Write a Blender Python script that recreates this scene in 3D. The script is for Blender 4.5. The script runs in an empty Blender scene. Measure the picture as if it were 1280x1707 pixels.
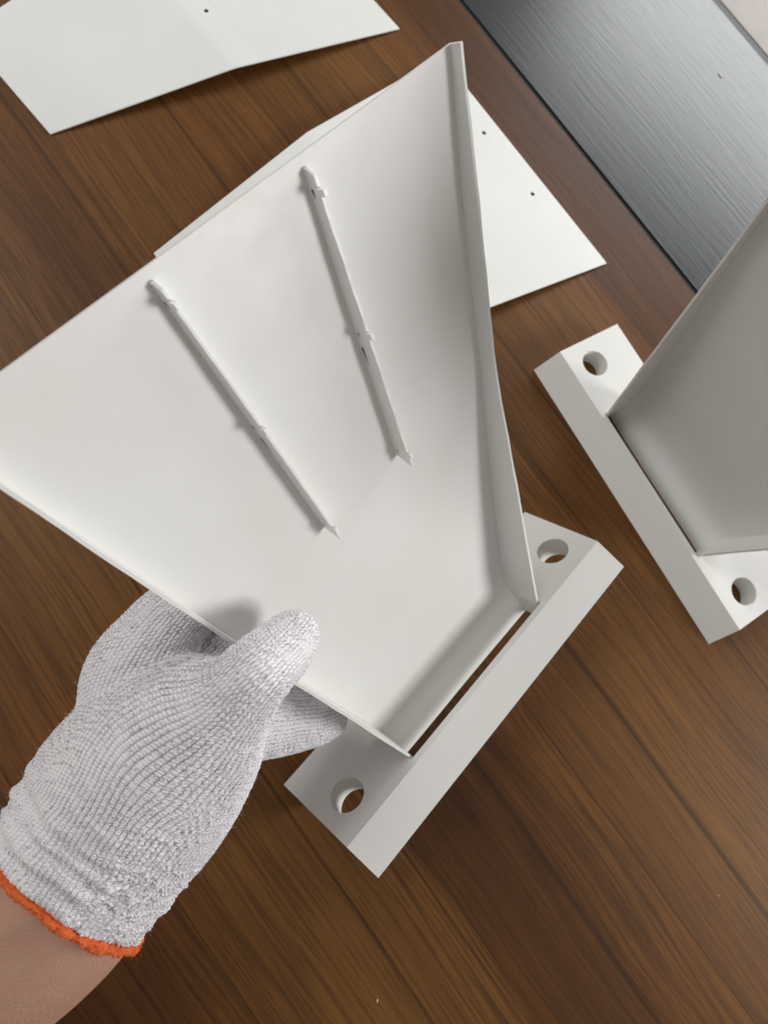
import bpy, bmesh, math, random
import numpy as np
from mathutils import Vector, Matrix
from mathutils.geometry import tessellate_polygon

S = bpy.context.scene
C = S.collection
MM = 0.001
R = math.radians

# ------------------------------------------------------------------ camera
# table frame: z up, x to the right of the picture, y away; millimetres, converted at the end
F_PX = 1221.0                                    # focal length in pixels of a 1280 x 1707 picture
CAM = np.array([-95.831, -115.457, 391.133])
RT = np.array([[0.9729378, -0.0326043, 0.2287551],      # table -> camera (x right, y down, z forward)
               [0.0326043, -0.9607186, -0.2756025],
               [0.2287551, 0.2756025, -0.9336564]])
cam_data = bpy.data.cameras.new('camera')
cam = bpy.data.objects.new('camera', cam_data); C.objects.link(cam)
rx, ry, rz = RT[0], -RT[1], -RT[2]
cam.matrix_world = Matrix(((rx[0], ry[0], rz[0], CAM[0]*MM), (rx[1], ry[1], rz[1], CAM[1]*MM),
                           (rx[2], ry[2], rz[2], CAM[2]*MM), (0, 0, 0, 1)))
cam_data.sensor_fit = 'VERTICAL'; cam_data.sensor_height = 36.0
cam_data.lens = 36.0*F_PX/1707.0
cam_data.clip_start = 0.01; cam_data.clip_end = 50
cam_data.dof.use_dof = True
cam_data.dof.focus_distance = 0.285
cam_data.dof.aperture_fstop = 16.0
S.camera = cam

# ------------------------------------------------------------------ light
W = bpy.data.worlds.new('World'); S.world = W; W.use_nodes = True
bg = W.node_tree.nodes['Background']
bg.inputs[0].default_value = (1.0, 0.965, 0.91, 1); bg.inputs[1].default_value = 0.27
def area(name, loc, target, sx, sy, power, col):
    d = bpy.data.lights.new(name, 'AREA'); d.shape = 'RECTANGLE'; d.size = sx; d.size_y = sy
    d.energy = power; d.color = col
    o = bpy.data.objects.new(name, d); C.objects.link(o); o.location = loc
    o.rotation_euler = (Vector(target)-Vector(loc)).to_track_quat('-Z', 'Y').to_euler()
    return o
area('window_light', (1.57, -0.415, 0.68), (0.0, 0.0, 0.08), 0.58, 0.52, 20.5, (1.0, 0.99, 0.97))
area('far_window_light', (1.21, 1.41, 0.79), (0.15, 0.15, 0.0), 1.08, 0.44, 18, (0.97, 0.99, 1.0))
area('room_fill_light', (-1.50, 1.15, 2.0), (0.0, 0.0, 0.1), 1.5, 1.5, 30, (1.0, 0.985, 0.955))  # added fill in place of light bounced off unseen walls and ceiling
S.view_settings.view_transform = 'Standard'; S.view_settings.look = 'None'
S.view_settings.exposure = 0.0; S.view_settings.gamma = 1.0
S.render.engine = 'CYCLES'
S.cycles.use_denoising = True
S.cycles.max_bounces = 8

# ------------------------------------------------------------------ helpers
def tag(o, label=None, cat=None, group=None, kind=None):
    if label: o['label'] = label
    if cat: o['category'] = cat
    if group: o['group'] = group
    if kind: o['kind'] = kind
    return o
def mesh_obj(name, verts, faces, mat, parent=None, smooth=False, bevel=0, seg=2, matrix=None):
    me = bpy.data.meshes.new(name)
    me.from_pydata([tuple(float(c)*MM for c in v) for v in verts], [], [tuple(int(i) for i in f) for f in faces])
    bm = bmesh.new(); bm.from_mesh(me); bmesh.ops.recalc_face_normals(bm, faces=bm.faces); bm.to_mesh(me); bm.free()
    me.materials.append(mat)
    o = bpy.data.objects.new(name, me); C.objects.link(o)
    if parent: o.parent = parent
    if matrix is not None: o.matrix_world = matrix
    if smooth or bevel:
        for p in me.polygons: p.use_smooth = True
    if bevel:
        b = o.modifiers.new('bevel', 'BEVEL'); b.width = bevel*MM; b.segments = seg
        b.limit_method = 'ANGLE'; b.angle_limit = R(28); b.harden_normals = True; b.use_clamp_overlap = True
    elif smooth:
        me.set_sharp_from_angle(angle=R(35))
    return o
def empty(name, matrix):
    o = bpy.data.objects.new(name, None); C.objects.link(o); o.empty_display_size = 0.02
    o.matrix_world = matrix
    return o
def pose(rot, t):
    m = Matrix.Identity(4)
    for i in range(3):
        for j in range(3): m[i][j] = rot[i][j]
        m[i][3] = t[i]*MM
    return m
def at(u, v, depth):                              # point of the table frame seen at pixel u, v of the photograph, at a depth
    d = np.array([(u-640)/F_PX, (v-853.5)/F_PX, 1.0])*depth
    return CAM + RT.T @ d
def cat_rom(P, n):                                # smooth resample of rows
    P = np.array(P, float); P = np.vstack([2*P[0]-P[1], P, 2*P[-1]-P[-2]]); out = []
    for i in range(1, len(P)-2):
        for k in range(n):
            t = k/n; a, b, c, d = P[i-1:i+3]
            out.append(0.5*((2*b)+(-a+c)*t+(2*a-5*b+4*c-d)*t*t+(-a+3*b-3*c+d)*t**3))
    out.append(P[-2]); return np.array(out)

# ------------------------------------------------------------------ materials
class NT:
    def __init__(s, name):
        s.m = bpy.data.materials.new(name); s.m.use_nodes = True; s.t = s.m.node_tree
        s.b = s.t.nodes['Principled BSDF']
    def n(s, kind, **kw):
        nd = s.t.nodes.new(kind)
        for k, v in kw.items():
            if k.startswith('i_'):
                key = k[2:]; key = int(key) if key.isdigit() else key.replace('_', ' ')
                nd.inputs[key].default_value = v
            else: setattr(nd, k, v)
        return nd
    def l(s, a, b): s.t.links.new(a, b)
    def math(s, op, a, b=None, clamp=False):
        nd = s.n('ShaderNodeMath', operation=op, use_clamp=clamp)
        for i, x in enumerate((a, b)):
            if x is None: continue
            if isinstance(x, (int, float)): nd.inputs[i].default_value = x
            else: s.l(x, nd.inputs[i])
        return nd.outputs[0]
    def mix(s, f, a, b, blend='MIX'):
        nd = s.n('ShaderNodeMix', data_type='RGBA', blend_type=blend)
        for i, x in ((0, f), (6, a), (7, b)):
            if isinstance(x, (int, float)): nd.inputs[i].default_value = x
            elif isinstance(x, tuple): nd.inputs[i].default_value = x if len(x) == 4 else (*x, 1)
            else: s.l(x, nd.inputs[i])
        return nd.outputs[2]
    def ramp(s, f, stops, interp='LINEAR'):
        nd = s.n('ShaderNodeValToRGB'); cr = nd.color_ramp; cr.interpolation = interp
        while len(cr.elements) < len(stops): cr.elements.new(0.5)
        for e, (p, c) in zip(cr.elements, stops):
            e.position = p; e.color = (c, c, c, 1) if isinstance(c, (int, float)) else (*c, 1)
        s.l(f, nd.inputs[0]); return nd.outputs[0]
    def noise(s, vec, scale, detail=4, rough=0.55, dist=0.0):
        nd = s.n('ShaderNodeTexNoise'); nd.inputs['Scale'].default_value = scale
        nd.inputs['Detail'].default_value = detail; nd.inputs['Roughness'].default_value = rough
        nd.inputs['Distortion'].default_value = dist
        s.l(vec, nd.inputs['Vector']); return nd.outputs[0]
    def bump(s, h, strength, dist, prev=None):
        nd = s.n('ShaderNodeBump'); nd.inputs['Strength'].default_value = strength; nd.inputs['Distance'].default_value = dist
        s.l(h, nd.inputs['Height'])
        if prev is not None: s.l(prev, nd.inputs['Normal'])
        return nd.outputs[0]
    def mapping(s, vec, rot=(0, 0, 0), scale=(1, 1, 1), loc=(0, 0, 0)):
        nd = s.n('ShaderNodeMapping'); nd.inputs['Rotation'].default_value = rot
        nd.inputs['Scale'].default_value = scale; nd.inputs['Location'].default_value = loc
        s.l(vec, nd.inputs['Vector']); return nd.outputs[0]

def mat_white(name, base, rough, seed=0.0):
    g = NT(name); co = g.n('ShaderNodeTexCoord').outputs['Object']
    co = g.mapping(co, loc=(seed, seed*.7, 0))
    big = g.noise(co, 14, 3); fine = g.noise(co, 900, 3, .6); mid = g.noise(co, 120, 4)
    dirt = g.ramp(g.noise(co, 55, 6, .7), [(0.62, 0.0), (0.80, 1.0)])
    col = g.mix(g.ramp(big, [(0.3, 0.0), (0.7, 1.0)]), base, tuple(c*f for c, f in zip(base, (0.955, 0.95, 0.935))))
    col = g.mix(g.math('MULTIPLY', dirt, 0.10), col, (0.45, 0.42, 0.37))
    vo = g.n('ShaderNodeTexVoronoi'); vo.inputs['Scale'].default_value = 60; g.l(co, vo.inputs['Vector'])
    sx = g.n('ShaderNodeSeparateColor'); g.l(vo.outputs['Color'], sx.inputs[0])
    speck = g.math('MULTIPLY', g.math('LESS_THAN', vo.outputs['Distance'], 0.016), g.math('GREATER_THAN', sx.outputs[0], 0.72))
    col = g.mix(g.math('MULTIPLY', speck, 0.6), col, (0.20, 0.18, 0.16))
    scr = g.noise(g.mapping(co, rot=(0.3, 0.8, 0.4), scale=(900, 30, 500)), 1.0, 3, .6)
    col = g.mix(g.ramp(scr, [(0.66, 0.0), (0.74, 0.10)]), col, (0.60, 0.58, 0.54))
    g.l(col, g.b.inputs['Base Color'])
    g.l(g.ramp(mid, [(0.3, rough-.03), (0.7, rough+.05)]), g.b.inputs['Roughness'])
    g.b.inputs['Specular IOR Level'].default_value = 0.4
    n1 = g.bump(mid, 0.10, 0.0006); g.l(g.bump(fine, 0.12, 0.00012, n1), g.b.inputs['Normal'])
    return g.m
M_WHITE = mat_white('white_paint', (0.790, 0.788, 0.772), 0.40)
M_RIB = mat_white('white_lit_rib', (0.88, 0.885, 0.875), 0.35, 1.7)  # whitened base: light caught along the rib tops is put into the colour
M_COVER = mat_white('white_cover_paint', (0.765, 0.775, 0.76), 0.45, 3.1)

def mat_plain(name, col, rough, spec=0.4, bump=None):
    g = NT(name); g.b.inputs['Base Color'].default_value = (*col, 1); g.b.inputs['Roughness'].default_value = rough
    g.b.inputs['Specular IOR Level'].default_value = spec
    if bump:
        co = g.n('ShaderNodeTexCoord').outputs['Object']
        g.l(g.bump(g.noise(co, bump[0], 5), bump[1], bump[2]), g.b.inputs['Normal'])
    return g.m
M_RUBBER = mat_plain('black_rubber', (0.006, 0.006, 0.007), 0.6, 0.3, (900, .3, .0003))
M_GAP = mat_plain('dark_gap', (0.02, 0.018, 0.015), 0.9, 0.1)
M_BROWNTRIM = mat_plain('dark_brown_trim', (0.022, 0.017, 0.015), 0.5, 0.4, (300, .2, .0004))

GRAIN = R(-55.0)
def mat_wood():
    g = NT('walnut_veneer'); co = g.n('ShaderNodeTexCoord').outputs['Object']
    v = g.mapping(co, rot=(0, 0, -GRAIN))                     # x runs along the grain
    wob = g.noise(g.mapping(v, scale=(2.6, 4.0, 1)), 1.0, 2)   # slow wander of the grain lines
    wob2 = g.noise(g.mapping(v, scale=(9, 30, 1)), 1.0, 2)
    sep = g.n('ShaderNodeSeparateXYZ'); g.l(v, sep.inputs[0])
    yy = g.math('ADD', sep.outputs[1], g.math('MULTIPLY', g.math('SUBTRACT', wob, .5), 0.030))
    yy = g.math('ADD', yy, g.math('MULTIPLY', g.math('SUBTRACT', wob2, .5), 0.0035))
    comb = g.n('ShaderNodeCombineXYZ'); g.l(sep.outputs[0], comb.inputs[0]); g.l(yy, comb.inputs[1])
    w = comb.outputs[0]
    bands = g.noise(g.mapping(w, scale=(1.1, 20, 1)), 1.0, 3, .5)
    mid = g.noise(g.mapping(w, scale=(3.0, 90, 1), loc=(3, 1, 0)), 1.0, 4, .6)
    fine = g.noise(g.mapping(w, scale=(14, 560, 1), loc=(1, 7, 0)), 1.0, 3, .65)
    lines = g.noise(g.mapping(w, scale=(0.9, 30, 1), loc=(11, 2, 0)), 1.0, 2, .45)
    pores = g.noise(g.mapping(w, scale=(45, 1500, 1)), 1.0, 2, .5)
    blotch = g.noise(g.mapping(v, scale=(5, 12, 1), loc=(5, 5, 0)), 1.0, 3)
    fade = g.noise(g.mapping(w, scale=(6, 22, 1), loc=(8, 3, 0)), 1.0, 2)
    col = g.ramp(bands, [(0.28, (0.080, 0.028, 0.0065)), (0.48, (0.135, 0.053, 0.0125)), (0.64, (0.185, 0.080, 0.020)), (0.80, (0.115, 0.042, 0.010))])
    col = g.mix(0.50, col, g.ramp(mid, [(0.28, (0.070, 0.025, 0.006)), (0.52, (0.135, 0.053, 0.0125)), (0.76, (0.235, 0.106, 0.029))]))
    col = g.mix(g.ramp(fine, [(0.38, 0.55), (0.56, 0.0)]), col, (0.052, 0.021, 0.007))
    d1 = g.math('ABSOLUTE', g.math('SUBTRACT', lines, 0.50))       # thin dark growth lines, broken here and there
    l1 = g.math('MULTIPLY', g.ramp(d1, [(0.0, 1.0), (0.007, 0.60), (0.030, 0.0)]), g.ramp(fade, [(.38, 0.45), (.6, 1.0)]))
    col = g.mix(l1, col, (0.030, 0.012, 0.005))
    d2 = g.math('ABSOLUTE', g.math('SUBTRACT', bands, 0.57))
    l2 = g.math('MULTIPLY', g.ramp(d2, [(0.0, 0.9), (0.012, 0.0)]), g.ramp(fade, [(.40, 1.0), (.6, 0.3)]))
    col = g.mix(l2, col, (0.036, 0.015, 0.006))
    col = g.mix(g.ramp(pores, [(0.33, 0.6), (0.44, 0.0)]), col, (0.036, 0.015, 0.006))
    col = g.mix(g.ramp(blotch, [(0.35, 0.0), (0.7, 0.30)]), col, (0.155, 0.046, 0.010))
    ys = g.math('ADD', sep.outputs[1], g.math('MULTIPLY', g.math('SUBTRACT', wob, .5), 0.010))
    st = g.math('ADD', g.math('MULTIPLY', ys, 21.0), g.math('MULTIPLY', g.math('SINE', g.math('MULTIPLY', ys, 61.0)), 0.22))
    stf = g.math('FRACT', st); wn = g.n('ShaderNodeTexWhiteNoise', noise_dimensions='1D'); g.l(g.math('FLOOR', st), wn.inputs['W'])
    col = g.mix(g.math('MULTIPLY', wn.outputs['Value'], 0.42), col, (0.052, 0.020, 0.0065))
    dseam = g.math('MINIMUM', stf, g.math('SUBTRACT', 1.0, stf))
    broad = g.noise(g.mapping(w, scale=(0.8, 9.5, 1), loc=(4, 9, 0)), 1.0, 2, .5)
    col = g.mix(g.ramp(broad, [(0.36, 0.0), (0.66, 0.50)]), col, (0.225, 0.105, 0.029), 'MIX')
    col = g.mix(g.ramp(fine, [(0.40, 0.45), (0.54, 0.0)]), col, (0.060, 0.024, 0.007))
    col = g.mix(g.ramp(broad, [(0.30, 0.55), (0.46, 0.0)]), col, (0.045, 0.017, 0.006))
    col = g.mix(g.ramp(dseam, [(0.0, 0.65), (0.010, 0.38), (0.026, 0.0)]), col, (0.024, 0.010, 0.004))
    g.l(col, g.b.inputs['Base Color'])
    g.l(g.ramp(fine, [(0.3, 0.46), (0.7, 0.36)]), g.b.inputs['Roughness'])
    g.b.inputs['Specular IOR Level'].default_value = 0.22
    n1 = g.bump(fine, 0.22, 0.0003); g.l(g.bump(pores, 0.22, 0.0002, n1), g.b.inputs['Normal'])
    return g.m
M_WOOD = mat_wood()

def mat_strip():
    g = NT('black_ribbed_film'); co = g.n('ShaderNodeTexCoord').outputs['Object']
    v = g.mapping(co, rot=(0, 0, -GRAIN))
    wob = g.noise(g.mapping(v, scale=(22, 40, 1)), 1.0, 3)
    sep = g.n('ShaderNodeSeparateXYZ'); g.l(v, sep.inputs[0])
    yy = g.math('ADD', sep.outputs[1], g.math('MULTIPLY', g.math('SUBTRACT', wob, .5), 0.0038))
    comb = g.n('ShaderNodeCombineXYZ'); g.l(sep.outputs[0], comb.inputs[0]); g.l(yy, comb.inputs[1])
    ridge = g.noise(g.mapping(comb.outputs[0], scale=(20, 350, 1)), 1.0, 1, .4)
    ridge = g.ramp(ridge, [(0.25, 0.0), (0.75, 1.0)])
    tiny = g.noise(g.mapping(comb.outputs[0], scale=(60, 1500, 1)), 1.0, 2, .5)
    h = g.math('ADD', ridge, g.math('MULTIPLY', tiny, .04))
    g.b.inputs['Base Color'].default_value = (0.026, 0.029, 0.033, 1)
    g.l(g.ramp(ridge, [(0.0, 0.31), (1.0, 0.28)]), g.b.inputs['Roughness'])
    g.b.inputs['Specular IOR Level'].default_value = 0.36
    g.l(g.bump(h, 0.07, 0.0006), g.b.inputs['Normal'])
    return g.m
M_STRIP = mat_strip()
def mat_pale():
    g = NT('pale_laminate'); co = g.n('ShaderNodeTexCoord').outputs['Object']
    g.l(g.mix(g.ramp(g.noise(co, 30, 5, .6), [(.35, 0.), (.7, 1.)]), (0.50, 0.465, 0.45), (0.43, 0.40, 0.385)), g.b.inputs['Base Color'])
    g.b.inputs['Roughness'].default_value = 0.75; g.b.inputs['Specular IOR Level'].default_value = 0.15
    return g.m
M_PALE = mat_pale()

def mat_knit():
    g = NT('grey_cotton_knit')
    h = g.n('ShaderNodeAttribute', attribute_name='stitch').outputs['Fac']
    tint = g.n('ShaderNodeAttribute', attribute_name='tint').outputs['Fac']
    co = g.n('ShaderNodeTexCoord').outputs['Object']
    col = g.mix(g.ramp(h, [(0.05, 0.0), (0.62, 1.0)]), (0.36, 0.33, 0.375), (0.97, 0.95, 0.985))  # gaps between loops painted dark, standing in for the shade inside them
    col = g.mix(g.math('MULTIPLY', tint, 0.25), col, (0.74, 0.70, 0.77))
    fib = g.noise(co, 2600, 3, .7)
    col = g.mix(g.ramp(fib, [(0.3, 0.20), (0.6, 0.0)]), col, (0.55, 0.53, 0.57))
    g.l(col, g.b.inputs['Base Color'])
    g.b.inputs['Roughness'].default_value = 0.95; g.b.inputs['Specular IOR Level'].default_value = 0.12
    g.b.inputs['Subsurface Weight'].default_value = 0.4; g.b.inputs['Subsurface Radius'].default_value = (1, 1, 1); g.b.inputs['Subsurface Scale'].default_value = 0.0012
    g.b.inputs['Sheen Weight'].default_value = 0.5; g.b.inputs['Sheen Roughness'].default_value = 0.5
    g.l(g.bump(fib, 0.5, 0.00025), g.b.inputs['Normal'])
    return g.m
M_KNIT = mat_knit()
def mat_orange():
    g = NT('orange_yarn'); co = g.n('ShaderNodeTexCoord').outputs['Object']
    fib = g.noise(co, 1800, 4, .7); big = g.noise(co, 260, 3)
    col = g.mix(g.ramp(big, [(.35, 0.), (.65, 1.)]), (0.74, 0.135, 0.038), (0.90, 0.225, 0.075))
    col = g.mix(g.ramp(fib, [(.3, .5), (.6, 0.)]), col, (0.45, 0.05, 0.012))
    g.l(col, g.b.inputs['Base Color']); g.b.inputs['Roughness'].default_value = .9
    g.b.inputs['Specular IOR Level'].default_value = 0.15
    g.l(g.bump(fib, .6, .0004), g.b.inputs['Normal']); return g.m
M_ORANGE = mat_orange()
def mat_skin():
    g = NT('skin'); co = g.n('ShaderNodeTexCoord').outputs['Object']
    a = g.noise(co, 38, 4); f = g.noise(co, 1300, 4, .65)
    vor = g.n('ShaderNodeTexVoronoi'); vor.inputs['Scale'].default_value = 900; g.l(co, vor.inputs['Vector'])
    blot = g.noise(co, 120, 5, .7)
    col = g.mix(g.ramp(a, [(.3, 0.), (.7, 1.)]), (0.50, 0.285, 0.200), (0.58, 0.350, 0.262))
    col = g.mix(g.ramp(blot, [(.42, 0.), (.68, .45)]), col, (0.62, 0.29, 0.22))
    col = g.mix(g.ramp(f, [(.3, .22), (.6, 0.)]), col, (0.42, 0.20, 0.14))
    g.l(col, g.b.inputs['Base Color']); g.b.inputs['Roughness'].default_value = .50
    g.b.inputs['Subsurface Weight'].default_value = .12; g.b.inputs['Subsurface Radius'].default_value = (.006, .003, .002)
    g.b.inputs['Subsurface Scale'].default_value = .5
    fold = g.noise(g.mapping(co, rot=(0, 0, R(58)), scale=(420, 60, 200)), 1.0, 4, .6)
    n1 = g.bump(f, .35, .0004); n2 = g.bump(fold, .30, .0007, n1)
    g.l(g.bump(vor.outputs['Distance'], .25, .0005, n2), g.b.inputs['Normal'])
    return g.m
M_SKIN = mat_skin()

# ------------------------------------------------------------------ the desk
gd = np.array([math.cos(GRAIN), math.sin(GRAIN)]); gn = np.array([-gd[1], gd[0]])   # along the grain; across, towards the window
E0 = np.array([70.7, 398.9]) @ gn                                                 # distance of the wood's edge
def slab(name, a, b, ztop, zbot, mat, s0=-900, s1=900, bevel=0):
    P = []
    for z in (zbot, ztop):
        for s, n in ((s0, a), (s1, a), (s1, b), (s0, b)): P.append((*(gd*s+gn*n), z))
    return mesh_obj(name, P, [(0, 1, 2, 3), (4, 5, 6, 7), (0, 1, 5, 4), (1, 2, 6, 5), (2, 3, 7, 6), (3, 0, 4, 7)], mat, bevel=bevel)
tag(slab('tabletop', -900, E0-0.6, 0, -28, M_WOOD, bevel=0.7), kind='structure')
tag(slab('edge_seam', E0-0.5, E0+3.6, -1.4, -28, M_RUBBER), kind='structure')
tag(slab('desk_inlay', E0+3.7, E0+219, -0.4, -28, M_STRIP, bevel=0.5), 'black finely ribbed strip set into the desk beside the wood', 'desk inlay')
tag(slab('edge_trim', E0+219.1, E0+226.5, -0.9, -28, M_BROWNTRIM), kind='structure')
tag(slab('pale_worktop', E0+226.6, E0+900, -0.2, -28, M_PALE, bevel=0.6), kind='structure')

# ------------------------------------------------------------------ the nozzle (local mm: x along flange, y back, z up out of the flange face)
FL, FW, FT, FS = 100.0, 49.35, 13.9, 13.93
W0, Y0, WF, YF, ZF, WT, YT, ZT = 51.72, 4.17, 78.04, 12.22, 129.46, 99.08, 5.08, 248.54
def half_w(z): return np.interp(z, [0, ZF, ZT], [W0, WF, WT])
def smooth_lin(z, zs, ys, k):                     # broken line with a softened bend
    return np.mean([np.interp(z+d, zs, ys) for d in np.linspace(-k, k, 9)], axis=0)
def rim_y(z): return smooth_lin(np.clip(z, 0, ZT), [-60, 0, ZF, ZT, ZT+60], [Y0-3.7, Y0, YF, YT, YT-3.6], 10)
SZ = [-30, -14, -9.5, -7, -5, -3, -0.5, 3, 8, 15, 19, 24, 45, 70, 100, 129, 182, 201, 230, 248.5, 270]
SY = [15.6, 15.6, 15.9, 17.0, 18.7, 20.6, 22.5, 24.0, 25.0, 25.5, 25.6, 25.6, 24.8, 24, 22.3, 20, 16.4, 15, 11.9, 9.7, 7.2]
def sheet_y(z):
    return np.where(np.asarray(z) < 16, smooth_lin(z, SZ, SY, 2.2), smooth_lin(z, SZ, SY, 4))
TH = 1.3

def loops_flange():
    outer_t = [(-FL, 0), (FL, 0), (FL, FW), (-FL, FW)]
    outer_b = [(-FL, -FS), (FL, -FS), (FL, FW), (-FL, FW)]
    def circ(cx, cy, r, n=40): return [(cx+r*math.cos(2*math.pi*k/n), cy+r*math.sin(2*math.pi*k/n)) for k in range(n)]
    holes = [circ(-83.3, 17.74, 8.6), circ(83.3, 17.74, 8.6), [(-W0-.1, 3.2), (W0+.1, 3.2), (W0+.1, 26.9), (-W0-.1, 26.9)]]
    return outer_t, outer_b, holes
def flange_geo():
    ot, ob, holes = loops_flange(); V = []; F = []; idx = []
    for outer, z in ((ot, 0.0), (ob, -FT)):
        ls = [outer]+holes; base = len(V); tri = tessellate_polygon([[Vector((x, y, 0)) for x, y in l] for l in ls])
        offs = []
        for l in ls: offs.append(len(V)); V += [(x, y, z) for x, y in l]
        F += [tuple(base+i for i in t) for t in tri]; idx.append(offs)
    for k, l in enumerate([ot]+holes):
        n = len(l)
        for i in range(n):
            j = (i+1) % n; F.append((idx[0][k]+i, idx[0][k]+j, idx[1][k]+j, idx[1][k]+i))
    return V, F
def sheet_geo(rng):
    zs = np.concatenate([np.linspace(-13.8, -8, 5), np.linspace(-7.5, 8, 46), np.linspace(9, 30, 14), np.linspace(34, ZT, 56)]); nx = 25
    V = []; F = []; ph = rng.uniform(0, 6, 4)
    for side in (0, 1):
        for z in zs:
            w = half_w(z)-TH-0.02
            dz = 1e-2; sl = (sheet_y(z+dz)-sheet_y(z-dz))/(2*dz); nrm = np.array([1, -sl])/math.hypot(1, sl)
            for i in range(nx):
                x = -w+2*w*i/(nx-1)
                y = sheet_y(z) + 0.18*math.sin(z*.045+ph[0]+x*.03)*math.sin(x*.05+ph[1])
                V.append((x, y+side*TH*nrm[0], z+side*TH*nrm[1]*(0 if z in (zs[0], zs[-1]) else 1)))
    n = len(zs); N = n*nx
    for s in (0, 1):
        for a in range(n-1):
            for i in range(nx-1):
                q = s*N+a*nx+i; F.append((q, q+1, q+nx+1, q+nx))
    for a in range(n-1):
        for i in (0, nx-1): F.append((a*nx+i, (a+1)*nx+i, N+(a+1)*nx+i, N+a*nx+i))
    for a in (0, n-1):
        for i in range(nx-1): F.append((a*nx+i, a*nx+i+1, N+a*nx+i+1, N+a*nx+i))
    return V, F
def wall_geo(sgn, rng):
    zs = np.concatenate([np.linspace(-13.8, -8, 4), np.linspace(-7.5, 8, 46), np.linspace(9, ZT, 116)]); V = []; F = []
    ph = rng.uniform(0, 6, 6)
    for z in zs:
        w = half_w(max(z, 0)); zr = z
        wob = 0.16*math.sin(z*.075+ph[0])+0.09*math.sin(z*.19+ph[1])+0.04*math.sin(z*.5+ph[2])
        wy = 0.15*math.sin(z*.06+ph[3])+0.07*math.sin(z*.25+ph[4])
        if z < 3: wob *= 0; wy *= 0
        y0 = rim_y(max(z, 0))+wy; y1 = sheet_y(z)+TH*1.02
        for x, y in ((w+wob*.6, y0), (w, y1), (w-TH, y1), (w-TH+wob*.6, y0)): V.append((sgn*x, y, zr))
    n = len(zs)
    for a in range(n-1):
        for k in range(4):
            F.append((a*4+k, a*4+(k+1) % 4, (a+1)*4+(k+1) % 4, (a+1)*4+k))
    F += [(0, 1, 2, 3), tuple((n-1)*4+k for k in range(4))]
    return V, F
def rib_geo(xt, zt, xb, zb, rng):
    n = 60; V = []; F = []; half = 0.70
    d = np.array([xb-xt, zb-zt]); L = np.linalg.norm(d); d /= L; nx, nz = -d[1], d[0]
    ph = rng.uniform(0, 6, 3)
    for i in range(n+1):
        s = L*i/n; bow = 0.5*math.sin(math.pi*i/n+.4)
        cx, cz = xt+d[0]*s+nx*bow*.6, zt+d[1]*s
        ytop = rim_y(cz)+0.9+0.15*math.sin(s*.3+ph[0])+0.1*math.sin(s*.9+ph[1]); yb = sheet_y(cz)+0.35
        e = max(0, 1-s/2.6); ytop += 2.4*e*e                              # rounded upper end
        back = 0.0
        k = max(0, 1-(L-s)/3.6)                                            # pointed lower end, undercut at the sheet
        yb_ = yb*(1-k)+(ytop+0.6)*k
        hw = half*(1-.12*k)
        for sx, y in ((-1, yb_), (-1, ytop+.28), (-.72, ytop+.06), (.60, ytop), (.92, ytop+.22), (1, ytop+.5), (1, max(yb_, ytop+.55))):
            V.append((cx+nx*hw*sx, y, cz+nz*hw*sx))
    for i in range(n):
        for k in range(7): F.append((i*7+k, i*7+(k+1) % 7, (i+1)*7+(k+1) % 7, (i+1)*7+k))
    F += [tuple(range(7)), tuple(n*7+k for k in range(7))]
    tabs = []
    for s, up in ((7.2, 2.6), (0.485*L, 2.3), (L-5.4, 1.5)):
        cx, cz = xt+d[0]*s, zt+d[1]*s
        cy = rim_y(cz)+0.9; T = []
        for dy in (1.0, -up):
            for ss in (-1.25, 1.25):
                for sx in (-.82, .82): T.append((cx+d[0]*ss+nx*sx, cy+dy, cz+d[1]*ss+nz*sx))
        tabs.append((T, [(0, 1, 3, 2), (4, 6, 7, 5), (0, 2, 6, 4), (1, 5, 7, 3), (0, 4, 5, 1), (2, 3, 7, 6)], (cx, cz)))
    cracks = []
    for s, ln, yo in ((6.2, 3.0, .45), (0.485*L-.6, 1.6, .5), (0.485*L+5.5, 7.5, .40), (L-6.5, 1.3, .45)):
        cx, cz = xt+d[0]*s, zt+d[1]*s; T = []
        for i in range(7):
            t = i/6; c2x, c2z = cx+d[0]*ln*t, cz+d[1]*ln*t
            y = sheet_y(c2z)-yo*3.2-0.5*t; hh = 0.32*(1-t)**1.2+.05
            for yy in (y-hh, y+hh): T.append((c2x-nx*.80, yy, c2z-nz*.80))
        cracks.append((T, [(i*2, i*2+1, i*2+3, i*2+2) for i in range(6)]))
    return V, F, tabs, cracks

def add_nozzle(name, matrix, label, seed):
    rng = np.random.default_rng(seed)
    root = empty(name, matrix); tag(root, label, 'nozzle', 'white fan nozzles with a mounting flange')
    def part(nm, geo, par=root, **kw):
        o = mesh_obj(nm, geo[0], geo[1], kw.pop('mat', M_WHITE), None, **kw); o.parent = par; return o
    part('mounting_flange', flange_geo(), bevel=0.7)
    part('back_sheet', sheet_geo(rng), smooth=True)
    for sgn in (-1, 1): part('side_wall', wall_geo(sgn, rng), smooth=True)
    for a in ((28.2, 244.5, 21.6, 125.5), (-30.9, 244.5, -20.9, 125.5)):
        V, F, tabs, cracks = rib_geo(*a, rng)
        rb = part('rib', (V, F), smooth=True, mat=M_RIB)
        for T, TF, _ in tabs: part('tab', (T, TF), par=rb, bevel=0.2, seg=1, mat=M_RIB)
        for T, TF in cracks: part('open_joint', (T, TF), par=rb, mat=M_GAP)
    return root
R1 = ((0.6955755, -0.5063174, -0.5097229), (0.7179855, 0.5154675, 0.4677501), (0.0259156, -0.6913292, 0.7220751))
T1 = (37.666, -97.200, 41.409)
R2 = ((0.4870012, 0.8734013, 0.0), (-0.8734013, 0.4870012, 0.0), (0.0, 0.0, 1.0))
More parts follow.
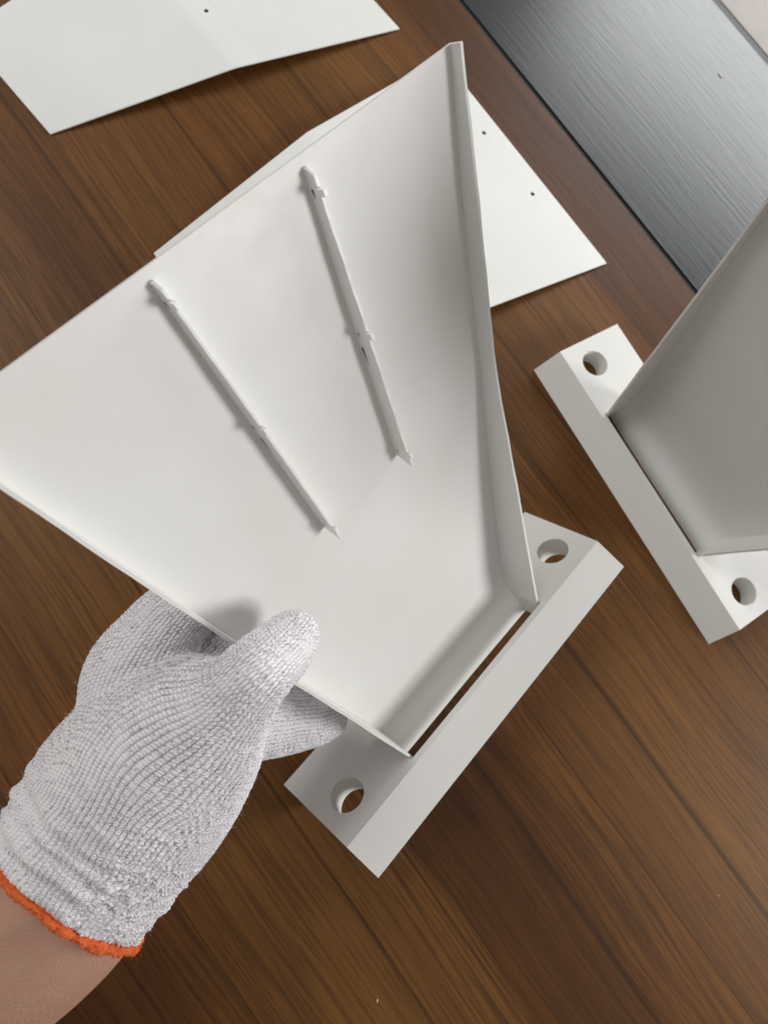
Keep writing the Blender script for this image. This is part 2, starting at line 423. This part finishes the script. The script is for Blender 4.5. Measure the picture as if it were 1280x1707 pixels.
T2 = (162.663, 17.585, FT)
add_nozzle('fan_nozzle', pose(R1, T1), 'white fan-shaped nozzle with two inner ribs, held tilted by the gloved hand', 5)
add_nozzle('fan_nozzle', pose(R2, T2), 'white nozzle standing upright on its flange on the table, cut by the right edge', 9)

# ------------------------------------------------------------------ loose cover plates, folded across the middle
def add_cover(dx, dy, yaw, ridge, a0, af, at_, m1, m2, holes, label):
    a = math.sqrt(m1**2-ridge**2); b = math.sqrt(m2**2-ridge**2); th = 1.1; Ltot = a+b
    def zt(s): return smooth_lin(s, [-50, 0, a, Ltot, Ltot+50], [-50*ridge/a, 0, ridge, 0, -50*ridge/b], 4)
    def hw(s): return np.interp(s, [0, a, Ltot], [a0, af, at_])
    # rows between which a hole may be cut: each hole sits in its own little square of the grid
    V = []; F = []
    def ring(cx, cy, r, n=16): return [(cx+r*math.cos(2*math.pi*k/n), cy+r*math.sin(2*math.pi*k/n)) for k in range(n)]
    rows = sorted(set([0.0, Ltot]+[a+k*2.0 for k in range(-3, 4)]+list(np.linspace(8, a-14, 8))+list(np.linspace(a+14, Ltot-8, 8))))
    hrings = [ring(s, w, 1.55) for s, w in holes]
    for lev in (0, 1):
        base = len(V)
        for i in range(len(rows)-1):
            s0, s1 = rows[i], rows[i+1]
            mine = []
        outer = [(s, -hw(s)) for s in rows]+[(s, hw(s)) for s in reversed(rows)]
        # cut the plate into strips so that it can bend
        pass
    # strips: polygons between consecutive rows, holes assigned to the strip pair that holds them
    breaks = list(rows)
    for s, w in holes: breaks = [r for r in breaks if not (s-3.2 < r < s+3.2)]
    key = {}
    def vid(s, w, lev):
        k = (round(s, 4), round(w, 4), lev)
        if k not in key:
            key[k] = len(V); V.append((s, w, float(zt(s))+(th if lev else 0)))
        return key[k]
    for lev in (0, 1):
        for i in range(len(breaks)-1):
            s0, s1 = breaks[i], breaks[i+1]
            quad = [(s0, -hw(s0)), (s1, -hw(s1)), (s1, hw(s1)), (s0, hw(s0))]
            ls = [quad]+[h for h, (hs, _) in zip(hrings, holes) if s0 < hs < s1]
            flat = [p for l in ls for p in l]
            for t in tessellate_polygon([[Vector((x, y, 0)) for x, y in l] for l in ls]):
                F.append(tuple(vid(*flat[q], lev) for q in t))
    for i in range(len(breaks)-1):
        for sg in (-1, 1):
            s0, s1 = breaks[i], breaks[i+1]
            F.append((vid(s0, sg*hw(s0), 0), vid(s1, sg*hw(s1), 0), vid(s1, sg*hw(s1), 1), vid(s0, sg*hw(s0), 1)))
    for s in (breaks[0], breaks[-1]):
        F.append((vid(s, -hw(s), 0), vid(s, hw(s), 0), vid(s, hw(s), 1), vid(s, -hw(s), 1)))
    for h in hrings:
        for k in range(len(h)):
            p, q = h[k], h[(k+1) % len(h)]; F.append((vid(*p, 0), vid(*q, 0), vid(*q, 1), vid(*p, 1)))
    m = Matrix.Translation((dx*MM, dy*MM, 0.00015)) @ Matrix.Rotation(yaw, 4, 'Z')
    o = mesh_obj('cover_plate', V, F, M_COVER, matrix=m, bevel=0.25, seg=1)
    return tag(o, label, 'cover plate', 'loose white folded cover plates')
add_cover(-223.78, 259.46, 0.698, 8.0, 42.5, 61.5, 82.3, 122.85, 131.13, [(135.5, -15.5), (135.5, 15.5), (190, -22), (190, 22), (240, -26), (240, 26)],
          'white folded cover plate lying alone at the top left corner')
add_cover(-104.78, 111.83, 0.615, 6.9, 50.5, 78.0, 95.9, 129.4, 132.4, [(247.5, 29), (247.5, -27), (190, 25), (190, -25), (136, 20), (136, -20)],
          'white cover plate with two small holes showing, lying behind the held nozzle')

# ------------------------------------------------------------------ the hand in its knitted glove
def chain(rows, n=6):
    """rows: pixel u, v, depth mm, half width in pixels, half thickness in mm"""
    P = []
    for u, v, d, ra, rb in rows:
        P.append([*at(u, v, d), ra*d/F_PX, rb])
    P = cat_rom(P, n)
    c = P[:, :3]; t = np.gradient(c, axis=0); t /= np.linalg.norm(t, axis=1)[:, None]
    view = c-CAM; view /= np.linalg.norm(view, axis=1)[:, None]
    s = np.cross(t, view); s /= np.linalg.norm(s, axis=1)[:, None]
    nrm = np.cross(s, t)
    L = np.concatenate([[0], np.cumsum(np.linalg.norm(np.diff(c, axis=0), axis=1))])
    return dict(c=c, t=t, s=s, n=nrm, ra=P[:, 3], rb=P[:, 4], L=L)
def chain_eval(ch, X, want_uv=False):
    best = np.full(len(X), 1e9, np.float32)
    if want_uv: sw = np.zeros(len(X)); sa = np.zeros(len(X)); sb = np.zeros(len(X)); sv = np.zeros(len(X))
    for i in range(len(ch['c'])-1):
        a, b = ch['c'][i], ch['c'][i+1]; ab = b-a; l2 = ab @ ab
        k = (X-a) @ ab/l2; kc = np.clip(k, 0, 1)
        off = X-(a+kc[:, None]*ab)
        def ip(arr): return arr[i]+(arr[i+1]-arr[i])*kc
        ra, rb = ip(ch['ra']), ip(ch['rb'])
        s = ch['s'][i]; n = ch['n'][i]; t = ab/math.sqrt(l2)
        ds, dn, dt = off @ s, off @ n, off @ t
        q = np.sqrt((ds/ra)**2+(dn/rb)**2+(dt/np.minimum(ra, rb))**2)
        f = (q-1)*np.minimum(ra, rb)
        m = f < best
        if want_uv:
            # soft average over the pieces so that rows of stitches run on smoothly; angle 0 faces the camera
            dm = np.sqrt(ds*ds+dn*dn+dt*dt); wgt = np.exp(-dm/2.2)
            last = i == len(ch['c'])-2
            Lp = ch['L'][i]+kc*math.sqrt(l2)+(np.maximum(k-1, 0)*math.sqrt(l2) if last else 0)+(np.minimum(k, 0)*math.sqrt(l2) if i == 0 else 0)
            sw += wgt; sa += wgt*ds/ra; sb -= wgt*dn/rb; sv += wgt*Lp
        best = np.where(m, f, best)
    return (best, np.arctan2(sa, sb), sv/sw) if want_uv else best
BODY = chain([(52, 1578, 278, 148, 27), (92, 1508, 276, 150, 28), (128, 1455, 275, 152, 29), (176, 1385, 273, 160, 32), (236, 1306, 270, 165, 34),
              (300, 1236, 263, 142, 29), (376, 1180, 250, 80, 17), (427, 1124, 246, 62, 13), (466, 1086, 258, 54, 12), (486, 1064, 266, 45, 11.5)])
INDEX = chain([(232, 1210, 276, 92, 26), (224, 1142, 274, 84, 22), (258, 1072, 272, 70, 17), (302, 1020, 276, 60, 14), (346, 985, 286, 52, 12), (395, 968, 297, 44, 10)])
MIDDLE = chain([(300, 1180, 288, 60, 15), (362, 1098, 287, 46, 11.5), (425, 1052, 305, 44, 11), (470, 1042, 318, 38, 9.5)])
RING = chain([(330, 1220, 300, 62, 15), (425, 1168, 318, 46, 11.5), (480, 1158, 334, 40, 10.5), (508, 1156, 341, 34, 9)])
LITTLE = chain([(310, 1262, 300, 70, 17), (400, 1222, 314, 54, 13), (470, 1210, 326, 48, 12), (520, 1203, 334, 42, 11), (546, 1197, 338, 35, 9.5)])
CHAINS = [BODY, INDEX, MIDDLE, RING, LITTLE]
# the cuff is cut by a plane
cuff_c = at(112, 1483, 275.5)
p1, p2 = at(-8, 1388, 275.5), at(232, 1578, 275.5)
chord = (p2-p1)/np.linalg.norm(p2-p1)
vw = (cuff_c-CAM)/np.linalg.norm(cuff_c-CAM)
n0 = np.cross(chord, vw); n0 /= np.linalg.norm(n0)
if n0 @ BODY['t'][3] < 0: n0 = -n0
cuff_n = np.cross(chord, -vw*28-n0*8.5); cuff_n /= np.linalg.norm(cuff_n)   # the near side of the opening reaches further up the arm
if cuff_n @ BODY['t'][3] < 0: cuff_n = -cuff_n
def smin(a, b, k):
    h = np.clip(.5+.5*(b-a)/k, 0, 1); return b*(1-h)+a*h-k*h*(1-h)
KS = [0, 1.5, 1.5, 1.5, 1.8]
def hand_field(X):
    f = chain_eval(BODY, X)
    for ch, k in zip(CHAINS[1:], KS[1:]): f = smin(f, chain_eval(ch, X), k)
    cut = -((X-cuff_c) @ cuff_n)
    return np.maximum(f, cut)
def surface_nets(field, lo, hi, h):
    nx, ny, nz = [int(math.ceil((hi[i]-lo[i])/h))+1 for i in range(3)]
    xs = [lo[i]+h*np.arange(n) for i, n in enumerate((nx, ny, nz))]
    # coarse pass first, fine only near the surface
    st = 4; G = np.full((nx, ny, nz), 50.0, np.float32)
    cx = [np.arange(0, n, st) for n in (nx, ny, nz)]
    g = np.stack(np.meshgrid(*[xs[i][cx[i]] for i in range(3)], indexing='ij'), -1).reshape(-1, 3)
    fc = field(g).reshape([len(c) for c in cx])
    near = np.abs(fc) < h*st*1.75+1.2
    G *= 1
    for (i, j, k) in [(0, 0, 0)]:
        pass
    sgn = np.repeat(np.repeat(np.repeat(fc, st, 0), st, 1), st, 2)[:nx, :ny, :nz]
    G[:sgn.shape[0], :sgn.shape[1], :sgn.shape[2]] = sgn
    nearf = np.repeat(np.repeat(np.repeat(near, st, 0), st, 1), st, 2)[:nx, :ny, :nz]
    # widen so that every cell next to a near block is filled too
    I = np.argwhere(nearf)
    for a in range(0, len(I), 400000):
        J = I[a:a+400000]
        P = np.stack([xs[0][J[:, 0]], xs[1][J[:, 1]], xs[2][J[:, 2]]], 1)
        G[J[:, 0], J[:, 1], J[:, 2]] = field(P)
    ins = G < 0
    corners = [(a, b, c) for a in (0, 1) for b in (0, 1) for c in (0, 1)]
    cnt = sum(ins[a:nx-1+a, b:ny-1+b, c:nz-1+c].astype(np.int8) for a, b, c in corners)
    act = np.argwhere((cnt > 0) & (cnt < 8))
    ids = np.full((nx-1, ny-1, nz-1), -1, np.int64); ids[act[:, 0], act[:, 1], act[:, 2]] = np.arange(len(act))
    acc = np.zeros((len(act), 3)); num = np.zeros(len(act))
    for p in range(8):
        for ax in range(3):
            q = list(corners[p])
            if q[ax]: continue
            q[ax] = 1; a = np.array(corners[p]); b = np.array(q)
            ga = G[tuple((act+a).T)]; gb = G[tuple((act+b).T)]
            m = (ga < 0) != (gb < 0); t = np.where(m, ga/np.where(m, ga-gb, 1), 0)
            acc += np.where(m[:, None], a+t[:, None]*(b-a), 0); num += m
    V = (act+acc/num[:, None])*h+np.array(lo)
    F = []
    for ax in range(3):
        o1, o2 = [d for d in range(3) if d != ax]
        sl0 = [slice(0, -1)]*3; sl1 = [slice(0, -1)]*3; sl1[ax] = slice(1, None)
        A = ins[tuple(slice(0, -1) if d == ax else slice(None) for d in range(3))]
        B = ins[tuple(slice(1, None) if d == ax else slice(None) for d in range(3))]
        for flip in (0, 1):
            E = np.argwhere((A & ~B) if flip else (~A & B))
            E = E[(E[:, o1] > 0) & (E[:, o2] > 0) & (E[:, o1] < (nx, ny, nz)[o1]-1) & (E[:, o2] < (nx, ny, nz)[o2]-1)]
            e1 = np.zeros(3, int); e1[o1] = 1; e2 = np.zeros(3, int); e2[o2] = 1
            q = [ids[tuple((E-d).T)] for d in (e1*0, e1, e1+e2, e2)]
            F.append(np.stack(q if flip else q[::-1], 1))
    F = np.concatenate(F); F = F[(F >= 0).all(1)]
    return V, F
allc = np.vstack([c['c'] for c in CHAINS]); 
lo = allc.min(0)-42; hi = allc.max(0)+42
gv, gf = surface_nets(hand_field, lo, hi, 1.15)

VN = {}
def value_noise(P, seed):
    """smooth noise on points"""
    if seed not in VN: VN[seed] = np.random.default_rng(seed).random((32, 32, 32))
    T = VN[seed]
    i = np.floor(P).astype(int); f = P-i; f = f*f*(3-2*f); out = 0
    for a in (0, 1):
        for b in (0, 1):
            for c in (0, 1):
                w = (f[:, 0] if a else 1-f[:, 0])*(f[:, 1] if b else 1-f[:, 1])*(f[:, 2] if c else 1-f[:, 2])
                out = out+w*T[(i[:, 0]+a) % 32, (i[:, 1]+b) % 32, (i[:, 2]+c) % 32]
    return out*2-1
def build_glove(parent):
    me = bpy.data.meshes.new('glove_base'); me.from_pydata((gv*MM).tolist(), [], gf.tolist())
    tmp = bpy.data.objects.new('glove_base', me); C.objects.link(tmp)
    sm = tmp.modifiers.new('sm', 'SMOOTH'); sm.factor = .5; sm.iterations = 14
    dg = bpy.context.evaluated_depsgraph_get(); m1 = bpy.data.meshes.new_from_object(tmp.evaluated_get(dg)); n = len(m1.vertices)
    def vecs(m, what, cnt):
        a = np.zeros(cnt*3, np.float32); m.vertices.foreach_get(what, a); return a.reshape(-1, 3).astype(float)
    X = vecs(m1, 'co', n)/MM; N = vecs(m1, 'normal', n); tmp.modifiers.remove(sm)
    # folds of the cloth: gathered cuff, loose palm
    dist = (X-cuff_c) @ cuff_n; fb, ang, vb = chain_eval(BODY, X, True); other = np.min([chain_eval(c, X) for c in CHAINS[1:]], axis=0)
    body = np.clip((other-fb)/6, 0, 1)
    cuff = np.clip((46-dist)/30, 0, 1)*body; cuff = cuff*cuff*(3-2*cuff); z0 = X[:, 0]*0
    puck = value_noise(np.stack([ang*2.4, dist/5.2, z0+2], 1), 5)+.35*value_noise(np.stack([ang*5.0, dist/4.4, z0+9], 1), 6)
    band = np.sin(dist/1.35+2.6*value_noise(np.stack([ang*1.7, dist/14, z0], 1), 11))
    low = cuff*(1.45*puck+.85*band)+0.7*value_noise(X/15+4, 9)+np.clip((9-dist)/9, 0, 1)*body*0.9
    low = np.where((np.abs(N @ cuff_n) > .7) & (dist < 1.2), 0, low)
    X = X+N*low[:, None]
    me.vertices.foreach_set('co', (X*MM).ravel().astype(np.float32)); me.update()
    # which finger, and where along and round it; carried to the fine mesh as attributes
    X = gv; fs = []; us = []; vs = []
    for ci, ch in enumerate(CHAINS):
        f, u, v = chain_eval(ch, X, True); fs.append(f+(0.0 if ci else 0.6)); us.append(u); vs.append(v)
    fs = np.array(fs); us = np.array(us); vs = np.array(vs)
    own = fs.argmin(0); ar = np.arange(n); u = us[own, ar]; v = vs[own, ar]
    girth = np.where(own == 0, np.interp(v, [0, 78, 92, 110, 128, 148], [112, 112, 100, 66, 50, 46]), np.array([112, 56, 42, 42, 42])[own]); row = np.array([1.32, 1.25, 1.25, 1.25, 1.25])[own]
    for nm, val in (('U', u/(2*math.pi)*girth), ('V', v/row), ('own', own), ('ang', us[0])):
        me.attributes.new(nm, 'FLOAT', 'POINT').data.foreach_set('value', val.astype(np.float32))
    sd = tmp.modifiers.new('sd', 'SUBSURF'); sd.levels = 2; sd.render_levels = 2
    dg = bpy.context.evaluated_depsgraph_get(); ev = tmp.evaluated_get(dg)
    m2 = bpy.data.meshes.new_from_object(ev); bpy.data.objects.remove(tmp); m2.name = 'glove'
    n = len(m2.vertices); co = np.zeros(n*3, np.float32); m2.vertices.foreach_get('co', co); X = co.reshape(-1, 3).astype(float)/MM
    nr = np.zeros(n*3, np.float32); m2.vertices.foreach_get('normal', nr); N = nr.reshape(-1, 3).astype(float)
    def get(nm):
        a = np.zeros(n, np.float32); m2.attributes[nm].data.foreach_get('value', a); return a.astype(float)
    U, Vv, own, ang = get('U'), get('V'), get('own'), get('ang')
    for nm in ('U', 'V', 'own', 'ang'): m2.attributes.remove(m2.attributes[nm])
    w1 = value_noise(X/9.0, 1); w2 = value_noise(X/14.0+7, 2); w3 = value_noise(X/3.2+3, 3)
    U = U+w1*.18+w2*.25+.05*w3; Vv = Vv+w2*.35+w1*.2+.07*w3
    fu = U-np.floor(U); ph = Vv+.62*fu; fv = ph-np.floor(ph)        # one slanted loop of yarn to a cell
    cell = value_noise(np.stack([np.floor(U)*.73, np.floor(ph)*.61, own*3.0], 1), 4)
    pu = np.clip(1-((fu-.5)/(.485+.02*cell))**2, 0, 1); pv = np.clip(1-((fv-.5)/(.50+.015*cell))**2, 0, 1)
    h = np.sqrt(pu*pv)
    dist = (X-cuff_c) @ cuff_n; body = own < .5
    cuff = np.where(body, np.clip((40-dist)/26, 0, 1), 0); cuff = cuff*cuff*(3-2*cuff)
    disp = (0.68*(h-.65)+.08*cell*h)*(1-.15*cuff)+.10*w3+cuff*.12*value_noise(X/1.6, 8)
    flat = (np.abs(N @ cuff_n) > .8) & (dist < .9)
    disp = np.where(flat, 0, disp)
    X2 = X+N*disp[:, None]
    m2.vertices.foreach_set('co', (X2*MM).ravel().astype(np.float32)); m2.update()
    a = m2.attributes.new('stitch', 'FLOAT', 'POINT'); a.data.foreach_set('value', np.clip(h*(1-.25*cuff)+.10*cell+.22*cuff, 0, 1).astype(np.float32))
    b = m2.attributes.new('tint', 'FLOAT', 'POINT'); b.data.foreach_set('value', np.clip(.5+.6*w2, 0, 1).astype(np.float32))
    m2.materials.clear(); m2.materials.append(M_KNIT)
    m2.polygons.foreach_set('use_smooth', np.ones(len(m2.polygons), bool))
    o = bpy.data.objects.new('knitted_glove', m2); C.objects.link(o); o.parent = parent
    print('glove verts', n)
    return o, X2, N, dist, own

# forearm: continuous skin that runs on into the glove
def build_person():
    ch = chain([(232, 1330, 272, 90, 20), (196, 1400, 274, 98, 22), (150, 1470, 277, 108, 24), (100, 1530, 281, 115, 26), (20, 1592, 287, 124, 29), (-100, 1668, 296, 132, 32), (-260, 1760, 308, 140, 35), (-420, 1850, 320, 146, 37)], 8)
    V = []; F = []; nseg = 64
    for i in range(len(ch['c'])):
        for k in range(nseg):
            a = 2*math.pi*k/nseg
            sq = 1+.05*math.cos(2*a+.6)+.03*math.cos(3*a+i*.05)
            sq += .018*math.sin(5*a+.4)*math.exp(-((a-4.9)/1.1)**2)+.012*math.sin(9*a+i*.02)*math.exp(-((a-4.4)/.8)**2)
            V.append(ch['c'][i]+ch['s'][i]*ch['ra'][i]*math.cos(a)*sq+ch['n'][i]*ch['rb'][i]*math.sin(a)*sq)
    for i in range(len(ch['c'])-1):
        for k in range(nseg):
            F.append((i*nseg+k, i*nseg+(k+1) % nseg, (i+1)*nseg+(k+1) % nseg, (i+1)*nseg+k))
    n = len(ch['c']); F += [tuple(range(nseg)), tuple((n-1)*nseg+k for k in range(nseg))]
    o = mesh_obj('person', V, F, M_SKIN, smooth=True)
    sd = o.modifiers.new('sd', 'SUBSURF'); sd.levels = 1; sd.render_levels = 1
    return tag(o, 'bare wrist of a person wearing a grey knitted work glove, gripping the nozzle', 'person')
person = build_person()
glove, GX, GN, GD, GOWN = build_glove(person)

def build_trim(parent):
    """overlocked orange yarn round the cuff opening"""
    rng = np.random.default_rng(3)
    # the opening: outline of the body section in the cutting plane
    e1 = chord; e2 = np.cross(cuff_n, e1); e2 /= np.linalg.norm(e2); ring = []
    A = 2*np.pi*np.arange(360)/360; D = np.cos(A)[:, None]*e1+np.sin(A)[:, None]*e2; r0 = np.full(360, 5.0); r1 = np.full(360, 60.0)
    for _ in range(24):
        rm = .5*(r0+r1); ins = chain_eval(BODY, cuff_c+D*rm[:, None]) < 0
        r0 = np.where(ins, rm, r0); r1 = np.where(ins, r1, rm)
    ring = [(cuff_c+D[k]*(r0[k]+.4), D[k]) for k in range(360)]
    F = []; ns = 20; n = 1100
    P = np.array([r[0] for r in ring]); D = np.array([r[1] for r in ring])
    ii = np.arange(n); f = ii/n*360; i0 = f.astype(int) % 360; t = (f-f.astype(int))[:, None]; i1 = (i0+1) % 360
    c = P[i0]*(1-t)+P[i1]*t; d = D[i0]*(1-t)+D[i1]*t
    def vn(a, b, k, sd): return value_noise(np.stack([a, a*0+b, a*0+k], 1), sd)
    lat = vn(ii*.021, 1., 2., 21); thick = vn(ii*.05, 5., 2., 22)
    c = c-cuff_n*(0.5+.55*lat)[:, None]+d*(.35*vn(ii*.033, 9., 1., 23))[:, None]
    I, K = np.meshgrid(ii, np.arange(ns), indexing='ij'); I = I.ravel(); K = K.ravel(); A = 2*math.pi*K/ns
    r = 1.18+.32*thick[I]+.45*np.abs(np.sin(I*.17+A+2.2*vn(I*.06, 4., 4., 25)))**.7+.50*value_noise(np.stack([I*.12, A*1.4, A*0+3], 1), 24)+.30*value_noise(np.stack([I*.31, A*2.6, A*0+6], 1), 26)
    V = c[I]+d[I]*(np.cos(A)*r*.95)[:, None]-cuff_n*(np.sin(A)*r*1.15)[:, None]
    for i in range(n):
        for k in range(ns):
            j = (i+1) % n; F.append((i*ns+k, i*ns+(k+1) % ns, j*ns+(k+1) % ns, j*ns+k))
    o = mesh_obj('cuff_trim', V, F, M_ORANGE, smooth=True); o.parent = parent
    o['label'] = 'orange overlocked yarn edge of the cuff'
    return o, np.array(V)
trim, TV = build_trim(glove)

def fibres(name, roots, normals, n, rng, mat, parent, lmin, lmax, rad):
    V = []; F = []
    for q in rng.integers(0, len(roots), n):
        p = roots[q]; nn = normals[q]+rng.normal(0, .75, 3); nn /= np.linalg.norm(nn)
        L = rng.uniform(lmin, lmax); bend = rng.normal(0, .55, 3); base = len(V); k = 5
        side = np.cross(nn, rng.normal(0, 1, 3)); side /= np.linalg.norm(side); up = np.cross(nn, side)
        for i in range(k):
            t = i/(k-1); c = p+nn*L*t+bend*L*t*t
            for a in (0, 2.094, 4.189): V.append(c+(side*math.cos(a)+up*math.sin(a))*rad*(1-.5*t))
            if i:
                for a in range(3):
                    F.append((base+(i-1)*3+a, base+(i-1)*3+(a+1) % 3, base+i*3+(a+1) % 3, base+i*3+a))
    o = mesh_obj(name, V, F, mat, smooth=True); o.parent = parent; o['kind'] = 'stuff'
    return o
rng = np.random.default_rng(12)
M_FUZZ = mat_plain('cotton_fuzz', (0.70, 0.69, 0.71), .9, .1)
fibres('fuzz', GX, GN, 5200, rng, M_FUZZ, glove, .5, 1.9, .028)
tn = TV-TV.reshape(-1, 20, 3).mean(1).repeat(20, 0); tn /= np.linalg.norm(tn, axis=1)[:, None]
fibres('yarn_fuzz', TV, tn, 2200, rng, M_ORANGE, trim, .5, 1.8, .04)

# ------------------------------------------------------------------ crumbs of paint and dust on the desk
def crumb(u, v, size, ang, mat, name, label):
    d = np.array([(u-640)/F_PX, (v-853.5)/F_PX, 1.0]); w = RT.T @ d; k = -CAM[2]/w[2]; p = CAM+w*k
    rg = np.random.default_rng(int(u)); V = []
    bm = bmesh.new(); bmesh.ops.create_icosphere(bm, subdivisions=2, radius=1.0)
    for x in bm.verts:
        s = 1+rg.normal(0, .16); x.co = Vector((x.co.x*size*1.7*s, x.co.y*size*.55*s, x.co.z*size*.35*s))*MM
    bmesh.ops.recalc_face_normals(bm, faces=bm.faces)
    me = bpy.data.meshes.new(name); bm.to_mesh(me); bm.free(); me.materials.append(mat)
    o = bpy.data.objects.new(name, me); C.objects.link(o); o.location = (p[0]*MM, p[1]*MM, p[2]*MM+size*.30*MM-(.0004 if 'strip' in label else 0)); o.rotation_euler = (0, 0, ang)
    return tag(o, label, 'crumb', 'pale crumbs on the desk')
M_CRUMB = mat_plain('pale_crumb', (.85, .84, .80), .7)
crumb(1200, 125, 1.5, -.9, M_CRUMB, 'crumb', 'white paint flake on the black ribbed strip')
crumb(629, 1668, .45, 1.4, M_CRUMB, 'crumb', 'tiny pale fibre on the wood near the bottom edge')
crumb(1198, 1493, .22, .9, M_CRUMB, 'crumb', 'tiny pale speck on the wood near the bottom right')
